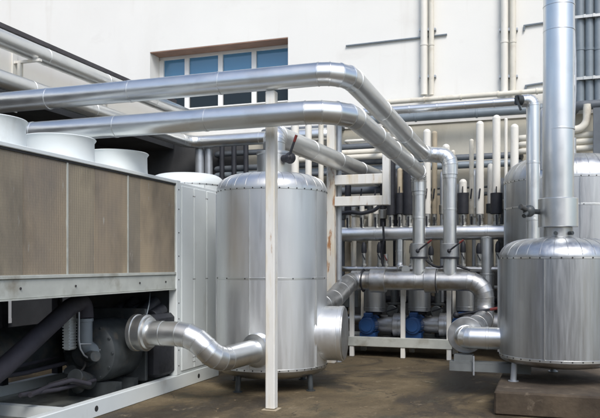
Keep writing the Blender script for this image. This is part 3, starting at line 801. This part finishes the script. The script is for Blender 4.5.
# ------------------------------------------------------------------ cream risers standing on the header
def riser(u, vtop, kind, label, r=.066, Y=HY + .02, m_='pvc'):
    x = at(u, 200, Y=Y).x; zt = at(u, vtop, Y=Y).z
    t = thing('riser_pipe', (x, Y, hz + hr), label, 'pipe', 'riser pipes on the header')
    zb = hz + hr - .01
    zv = at(u, 214, Y=Y).z
    if kind in ('black', 'white'): lo = zv
    else: lo = zv
    MB().tube([(x, Y, lo), (x, Y, zt - r)], r, 20).ball((x, Y, zt - r), r * 1.02, 20).build('tube', m_, t)
    vb = MB().cyl((x, Y, zb), (x, Y, zb + .16), r * .75, 16).cyl((x, Y, zb + .02), (x, Y, zb + .06), r * .95, 6).cyl((x, Y, zb + .12), (x, Y, lo), r * .95, 16)
    vo = vb.build('valve', 'zinc', t)
    MB().bar((x + .005, Y - r - .025, zb + .17), (x + .01, Y - r - .03, zb + .0), .03, .012, up=V((0, 1, 0))).tube([(x, Y, zb + .16), (x + .005, Y - r - .03, zb + .165)], .012, 8).build('lever', 'black', vo)
    if kind == 'black':
        MB().cyl((x, Y, at(u, 214, Y=Y).z), (x, Y, at(u, 193, Y=Y).z), r * 1.5, 20).build('sleeve', 'black', t)
        MB().bar((x + .005, Y - r * 1.5, at(u, 194, Y=Y).z), (x + .005, Y - r * 1.5, at(u, 187, Y=Y).z), .02, .012).build('strap', 'gasket', t)
    if kind == 'white':
        MB().bar((x - .01, Y - r - .02, at(u, 199, Y=Y).z), (x + .01, Y - r - .025, at(u, 189, Y=Y).z), .025, .012, up=V((0, 1, 0))).build('upper_lever', 'black', t)
    if kind == 'full':
        MB().cyl((x, Y, at(u, 215, Y=Y).z), (x, Y, at(u, 160, Y=Y).z), r * 1.45, 20).build('sleeve', 'black', t)
    return t
riser(427, 129, 'white', 'cream riser with rounded top just behind the left lever drop pipe')
riser(446, 144, 'white', 'cream riser mostly hidden behind the upper main, left of its drop pipe')
riser(434.5, 131, 'white', 'tan riser tucked behind and right of the first cream riser', .05, HY + .3, 'tan')
riser(471.5, 139, 'white', 'slim cream riser set back between the short and the tall ones', .04, HY + .35, 'cream')
riser(453, 150, 'white', 'slim riser set back directly behind the second lever drop pipe', .04, HY + .3, 'cream')
riser(463, 179, 'black', 'short white-topped riser with a black sleeve, right of the second lever pipe')
riser(480, 121, 'white', 'tall cream riser without sleeve, left of the tallest one')
riser(496.5, 115, 'black', 'tallest cream riser, black sleeve, just left of the biggest tank', .068)
riser(514.5, 124, 'white', 'cream riser standing behind the biggest tank, right of the thin one', .068)
riser(506, 118, 'white', 'very thin pale riser between two cream ones by the biggest tank', .028)
riser(391, 160, 'full', 'black-sleeved riser next to the white frame hanger', .056)
riser(400, 168, 'black', 'tan riser between the two black-sleeved ones', .05, m_='tan')
riser(409, 160, 'full', 'thick black-sleeved riser just left of the left lever drop pipe', .075)
riser(295, 121, 'white', 'white riser behind the central tank nearest the black-and-red lever', .075)
riser(308.5, 121, 'white', 'white riser behind the central tank, second from the lever', .062)
riser(321, 121, 'white', 'pale riser behind the central tank closest to the frame post', .05, m_='cream')
riser(362, 196, 'white', 'stub riser with a wheel valve beneath the lower frame arm', .045)
riser(376, 196, 'white', 'stub riser below the lower frame arm near its hanging end', .05)
riser(348, 190, 'full', 'black stub riser right beside the frame post', .04)

# ------------------------------------------------------------------ support frame with arms behind tank
FY = 11.2
fx = at(331.5, 200, Y=FY).x; ftop = at(333, 120, Y=FY).z; ex = at(386.5, 180, Y=FY).x
sf = thing('pipe_stand', (fx, FY, 0), 'rust-streaked white post with two horizontal arms and a short hanging end post', 'frame')
MB().box(fx - .065, fx + .065, FY - .06, FY + .06, 0, ftop, .006).build('post', 'rusty', sf)
for v, h in ((179.5, .155), (201, .15)):
    z = at(360, v, Y=FY).z
    MB().box(fx + .066, ex - .056, FY - .055, FY + .055, z - h / 2, z + h / 2, .006).build('arm', 'white', sf)
MB().box(ex - .055, ex + .055, FY - .065, FY + .055, at(386, 205, Y=FY).z, at(386, 133, Y=FY).z, .006).build('end_post', 'white', sf)
x = at(338.5, 200, Y=FY + .15).x
tag(MB().tube([(x, FY + .15, 0), (x, FY + .15, ftop + .05)], .055, 20).build('downpipe', 'galv'), 'grey vertical pipe standing right against the rust-streaked frame post', 'pipe')

# ------------------------------------------------------------------ horizontal runs on the back wall
def wall_pipe(u0, u1, uv, r, m_, label, Y=14.2, cat='pipe', ends=True, rings=0, name='wall_pipe'):
    z = at(uv[0], uv[1], Y=Y).z
    x0, x1 = at(u0, 100, Y=Y).x, at(u1, 100, Y=Y).x
    pts = [(x0, Y, z), (x1, Y, z)]
    if ends: pts = [(x0, WY + .08, z)] + pts + [(x1, WY + .08, z)]
    mb = MB().tube(bent(pts, r * 2, 5) if ends else pts, r, 18)
    for k in range(rings): ring(mb, (x0 + (x1 - x0) * (k + .5) / rings, Y, z), (1, 0, 0), r, .04, .012, 18)
    return tag(mb.build(name, m_), label, cat, 'pipes along the back wall')
wall_pipe(372, 640, (440, 98.5), .05, 'cream', 'thin cream pipe, highest of the runs along the back wall', 14.3, rings=7)
wall_pipe(330, 575, (440, 115.5), .085, 'slate', 'thick slate grey pipe along the back wall below the shiny one', 14.2, rings=4)
wall_pipe(215, 395, (350, 147), .06, 'dkpipe', 'dark pipe on the back wall just above the two cream runs', 14.2)
wall_pipe(262, 392, (350, 152.5), .055, 'cream', 'upper of two close cream runs above the frame arms', 14.1)
wall_pipe(262, 396, (350, 157.5), .055, 'cream', 'lower of two close cream runs above the frame arms', 14.0)
wall_pipe(215, 520, (440, 158.5), .06, 'dkpipe', 'dark run behind the risers, above the slate one', 14.25)
wall_pipe(215, 520, (440, 166), .07, 'slate', 'slate run behind the risers, below the dark one', 14.2)
wall_pipe(262, 392, (360, 172), .05, 'dkpipe', 'dark run just above the upper frame arm', 14.0)
wall_pipe(335, 392, (360, 190.5), .07, 'dkpipe', 'thick dark run seen between the two frame arms', 13.6)
wall_pipe(335, 395, (360, 207), .04, 'black', 'thin black run just beneath the lower frame arm', 13.5)
wall_pipe(430, 520, (480, 187), .022, 'iron', 'very thin dark run behind the riser valves', 14.35)
wall_pipe(430, 520, (480, 194), .04, 'iron', 'dark rusty run behind the black riser sleeves', 14.3)
wall_pipe(425, 520, (480, 203), .07, 'tan', 'tan insulated run behind the black riser sleeves', 14.25)
wall_pipe(262, 340, (300, 129), .05, 'dkpipe', 'dark run behind the white risers above the central tank', 14.3)
wall_pipe(345, 395, (350, 141), .03, 'pvc', 'thin pale run high between the two overhead mains', 14.2)
for v, c, l in ((135, 'cream', 'upper cream run behind the chimney pipe'), (141.5, 'cream', 'middle cream run behind the chimney pipe'), (148.5, 'cream', 'lowest cream run just above the biggest tank')):
    wall_pipe(518, 640, (580, v), .058, c, l, 14.1)
# shiny pipe in front with valve and drop to the biggest tank
sz = at(440, 107, Y=11.0).z
xs0, xs1 = at(338, 110, Y=11.0).x, at(533, 98, Y=11.0).x
sh = thing('shiny_supply_pipe', (xs1, 11.0, 1.5), 'shiny silver pipe crossing high and dropping left of the chimney pipe', 'pipe')
mb = MB().tube(bent([(xs0, WY + .05, sz), (xs0, 11.0, sz), (xs1 - .16, 11.0, sz)], .15, 5), .06, 20)
for k in range(6): ring(mb, (xs0 + .3 + k * .42, 11.0, sz), (1, 0, 0), .06, .03, .005, 20)
mb.build('pipe_run', 'alu', sh)
clad_pipe([(xs1 - .16, 11.0, sz + .0), (xs1, 11.0, sz), (xs1, 11.0, 1.3), (xs1 + .6, 11.3, 1.3)], .095, .12, 'drop', 'alu', sh, .9, gores=5)
bx = at(518, 101, Y=10.9)
MB().cyl((bx.x - .02, 10.9, sz), (bx.x + .05, 10.95, sz), .075, 16).bar((bx.x - .03, 10.85, sz + .05), (bx.x + .04, 10.84, sz - .16), .05, .03).build('valve', 'iron', sh)
xq = at(543, 110, Y=11.25).x
tag(MB().tube(bent([(xq, WY + .05, sz - .08), (xq, 11.3, sz - .08), (xq, 11.3, 3.0)], .12, 5), .045, 16).build('thin_drop_pipe', 'galv'), 'thin grey pipe tucked between the shiny drop and the chimney pipe', 'pipe')

# ------------------------------------------------------------------ verticals on the upper wall
def vert(u, w, v1, m_, label, Y=14.38, group='vertical pipes on the upper wall', name='wall_downpipe'):
    x = at(u, 50, Y=Y).x; r = w / 2 * (Y / (CS + SN * (u - 300) / FPX)) / FPX
    z1 = at(u, v1, Y=Y).z
    t = thing(name, (x, Y, z1), label, 'pipe', group)
    mb = MB().tube([(x, Y, z1), (x, Y, 10.6)], r, 18)
    for z in (z1 + 1.0, z1 + 2.6, z1 + 4.4): ring(mb, (x, Y, z), (0, 0, 1), r, .05, .008, 18)
    mb.build('tube', m_, t)
    for v in (29, 76): MB().box(x - r - .03, x + r + .03, Y + r * .2, WY - .003, at(u, v, Y=Y).z - .02, at(u, v, Y=Y).z + .02).build('clamp', 'galv', t)
vert(424, 7, 95, 'pvc', 'thicker of the two pale wall pipes left of centre, rising out of view')
vert(431.5, 5, 95, 'cream', 'thinner of the two pale wall pipes left of centre')
vert(504.5, 7, 94, 'pvc', 'pale wall pipe, left one of the pair beside the chimney pipe')
vert(513, 6, 94, 'cream', 'pale wall pipe, right one of the pair beside the chimney pipe')
for u, l in ((580, 'dark grey wall pipe immediately right of the chimney pipe'), (589.3, 'dark grey wall pipe, middle of the three right of the chimney'), (598.5, 'dark grey wall pipe at the right edge of the photo')):
    vert(u, 8.6, 104, 'slate', l, 14.2, 'dark wall pipes on the right')
sx0, sx1 = at(575, 14, Y=14.05).x, at(612, 14, Y=14.05).x
for v, l in ((15.5, 'upper bright clamp rail across the dark wall pipes'), (77.5, 'lower bright clamp rail across the dark wall pipes')):
    z = at(588, v, Y=14.05).z
    mb = MB().box(sx0, sx1, 14.07, 14.10, z - .025, z + .025)
    for u in (584.7, 594): mb.box(at(u, v, Y=14.05).x - .02, at(u, v, Y=14.05).x + .02, 14.05, 14.47, z - .03, z + .03)
    tag(mb.build('clamp_rail', 'zinc'), l, 'clamp rail', 'clamp rails on the dark pipes')
wall_pipe(574, 640, (588, 105), .085, 'dkpipe', 'thick dark run at the foot of the dark wall pipes', 14.05)
zz = at(586, 110, Y=14.0)
tag(MB().tube(bent([(at(587, 110, Y=14.0).x, 14.0, zz.z + .1), (at(587, 110, Y=14.0).x, 14.0, at(587, 129, Y=14.0).z), (at(545, 129, Y=14.0).x, 14.0, at(587, 129, Y=14.0).z)], .2, 6), .07, 18).build('bent_pipe', 'cream'), 'cream pipe bending below the dark run at the right', 'pipe')
x = at(598, 130, Y=13.9).x
tag(MB().box(x - .08, x + .12, 13.85, 13.95, 2.2, at(598, 108, Y=13.9).z).build('wall_duct', 'dkpipe'), 'dark square duct at the right edge above the biggest tank', 'duct')

# conduits
def conduit(pix, label):
    pts = [at(u, v, Y=14.47) for u, v in pix]
    z = pts[-1].z
    tag(MB().tube(pts, .02, 8).build('cable_conduit', 'slate'), label, 'conduit', 'conduits on the upper wall')
conduit([(346, 46), (447, 34.5)], 'long dark conduit on the upper wall right of the window')
conduit([(524, 31), (524.5, 25.8), (546, 22.5)], 'short dark conduit high on the wall left of the chimney pipe')
conduit([(525.5, 91), (526, 85.8), (546, 82.5)], 'short dark conduit lower on the wall left of the chimney pipe')
# tan vertical ducts low on the wall
for u, w, l in ((346, 10, 'tan vertical duct behind the frame post'), (437, 11, 'tan vertical duct between the two lever drop pipes'), (471, 10, 'tan vertical duct right of the short sleeved riser'), (488, 9, 'tan vertical duct behind the thickest drop pipe')):
    q = at(u, 200, Y=13.95); r = w / 2 * 14 / FPX
    tag(MB().tube([(q.x, 13.95, 0), (q.x, 13.95, at(u, 196, Y=13.95).z)], r, 18).build('vertical_duct', 'tan'), l, 'duct', 'tan ducts behind the rack')
# grey vertical ducts in the far corner
for u, w, l in ((200, 10, 'left grey vertical duct in the corner under the parapet pipe'), (209, 8, 'right grey vertical duct in the corner under the parapet pipe')):
    q = at(u, 160, Y=14.25); r = w / 2 * 15.5 / FPX
    tag(MB().tube([(q.x, 14.25, 0), (q.x, 14.25, 4.13)], r, 18).build('vertical_duct', 'galv'), l, 'duct', 'grey ducts in the corner')
for u, l in ((222, 'black vertical pipe nearest the grey ducts, behind the central tank'), (234, 'middle black vertical pipe behind the central tank'), (246, 'black vertical pipe closest to the tank neck')):
    q = at(u, 160, Y=14.0)
    tag(MB().tube([(q.x, 14.0, 0), (q.x, 14.0, 4.1)], .055, 14).build('dark_pipe', 'black'), l, 'pipe', 'black pipes behind the central tank')

# cables and litter
def cable(pix, r, m_, label, bendr=.25):
    pts = [at(u, v, Y=y) for u, v, y in pix]
    tag(MB().tube(bent(pts, bendr, 6), r, 8).build('cable', m_), label, 'cable', 'loose cables')
cable([(341, 214, 12.6), (350, 212, 12.6), (362, 213.5, 12.6), (376, 210, 12.6), (384, 200, 12.6), (386, 180, 12.7)], .035, 'black', 'thick black cable looping beneath the lower frame arm')
cable([(137, 252, 7.7), (141, 259, 7.74), (148, 267, 7.84), (157, 273, 7.95)], .006, 'gasket', 'thin dark cable hanging across the right coil panel')
cable([(383, 222, 12.55), (384, 240, 12.55), (381, 252, 12.6), (383, 266, 12.6)], .02, 'black', 'black cable hanging down beside the red-levered drain valve')
cable([(424, 257, 12.5), (428, 262, 12.5), (437, 268, 12.5), (452, 264, 12.5), (470, 270, 12.5)], .02, 'black', 'black cable sagging behind the two lever drop pipes')
cable([(60, 292, 7.2), (64, 318, 7.3), (74, 335, 7.1), (88, 366, 6.9), (72, 377, 6.7), (48, 384, 6.5)], .012, 'gasket', 'black cable drooping in front of the compressor in the chiller bay')
cable([(150, 293, 7.9), (149, 305, 7.6), (146, 318, 7.35)], .006, 'slate', 'thin straight wire hanging above the stepped flange cover')
lit = MB()
for k in range(170):
    x = random.uniform(-4.2, 1.5); y = random.uniform(4.5, 12.0)
    if x < -3.9 and y < 9.5: continue
    a = random.uniform(0, 6.3); L = random.uniform(.006, .02) * (1 if random.random() < .85 else 1.8); z = .003
    e = V((math.cos(a), math.sin(a), 0)) * L; g = V((-math.sin(a), math.cos(a), 0)) * L * .5; c = V((x, y, z))
    b0 = len(lit.v); lit.v += [c - e, c + g + V((0, 0, .006)), c + e + V((0, 0, random.uniform(0, .012))), c - g]
    lit.f.append((b0, b0 + 3, b0 + 2, b0 + 1))
struct(tag(lit.build('ground_litter', 'grit'), 'dry leaf bits and grit scattered over the brown yard', 'litter'), 'stuff')

# ------------------------------------------------------------------ light, sky, camera
SUN_EL, SUN_AZ = 48, 150        # azimuth measured from +Y towards +X
w = bpy.data.worlds.new('World'); scn.world = w; w.use_nodes = True
nt = w.node_tree; bg = nt.nodes['Background']
sky = nt.nodes.new('ShaderNodeTexSky'); sky.sky_type = 'NISHITA'; sky.sun_disc = False
sky.sun_elevation = R(SUN_EL); sky.sun_rotation = R(SUN_AZ); sky.air_density = 1.0; sky.dust_density = 2.0; sky.ozone_density = .7
nt.links.new(sky.outputs[0], bg.inputs[0]); bg.inputs[1].default_value = .135
sl = bpy.data.lights.new('sun', 'SUN'); sl.energy = 1.6; sl.angle = R(24); sl.color = (1, .98, .95)
so = bpy.data.objects.new('sun', sl); COL.objects.link(so)
dv = V((math.sin(R(SUN_AZ)) * math.cos(R(SUN_EL)), math.cos(R(SUN_AZ)) * math.cos(R(SUN_EL)), math.sin(R(SUN_EL))))
so.rotation_euler = dv.to_track_quat('Z', 'Y').to_euler(); so.location = (8, -8, 14)
cam = bpy.data.cameras.new('camera'); cam.sensor_width = 36; cam.lens = 36 * FPX / 600
cam.shift_y = (HOR - 209) / 600; cam.clip_end = 500
co_ = bpy.data.objects.new('camera', cam); COL.objects.link(co_)
co_.location = (0, 0, EYE); co_.rotation_euler = (R(90), 0, TH)
scn.camera = co_
vs = scn.view_settings
vs.view_transform = 'Standard'; vs.look = 'None'; vs.exposure = .56; vs.gamma = 1; vs.use_curve_mapping = False
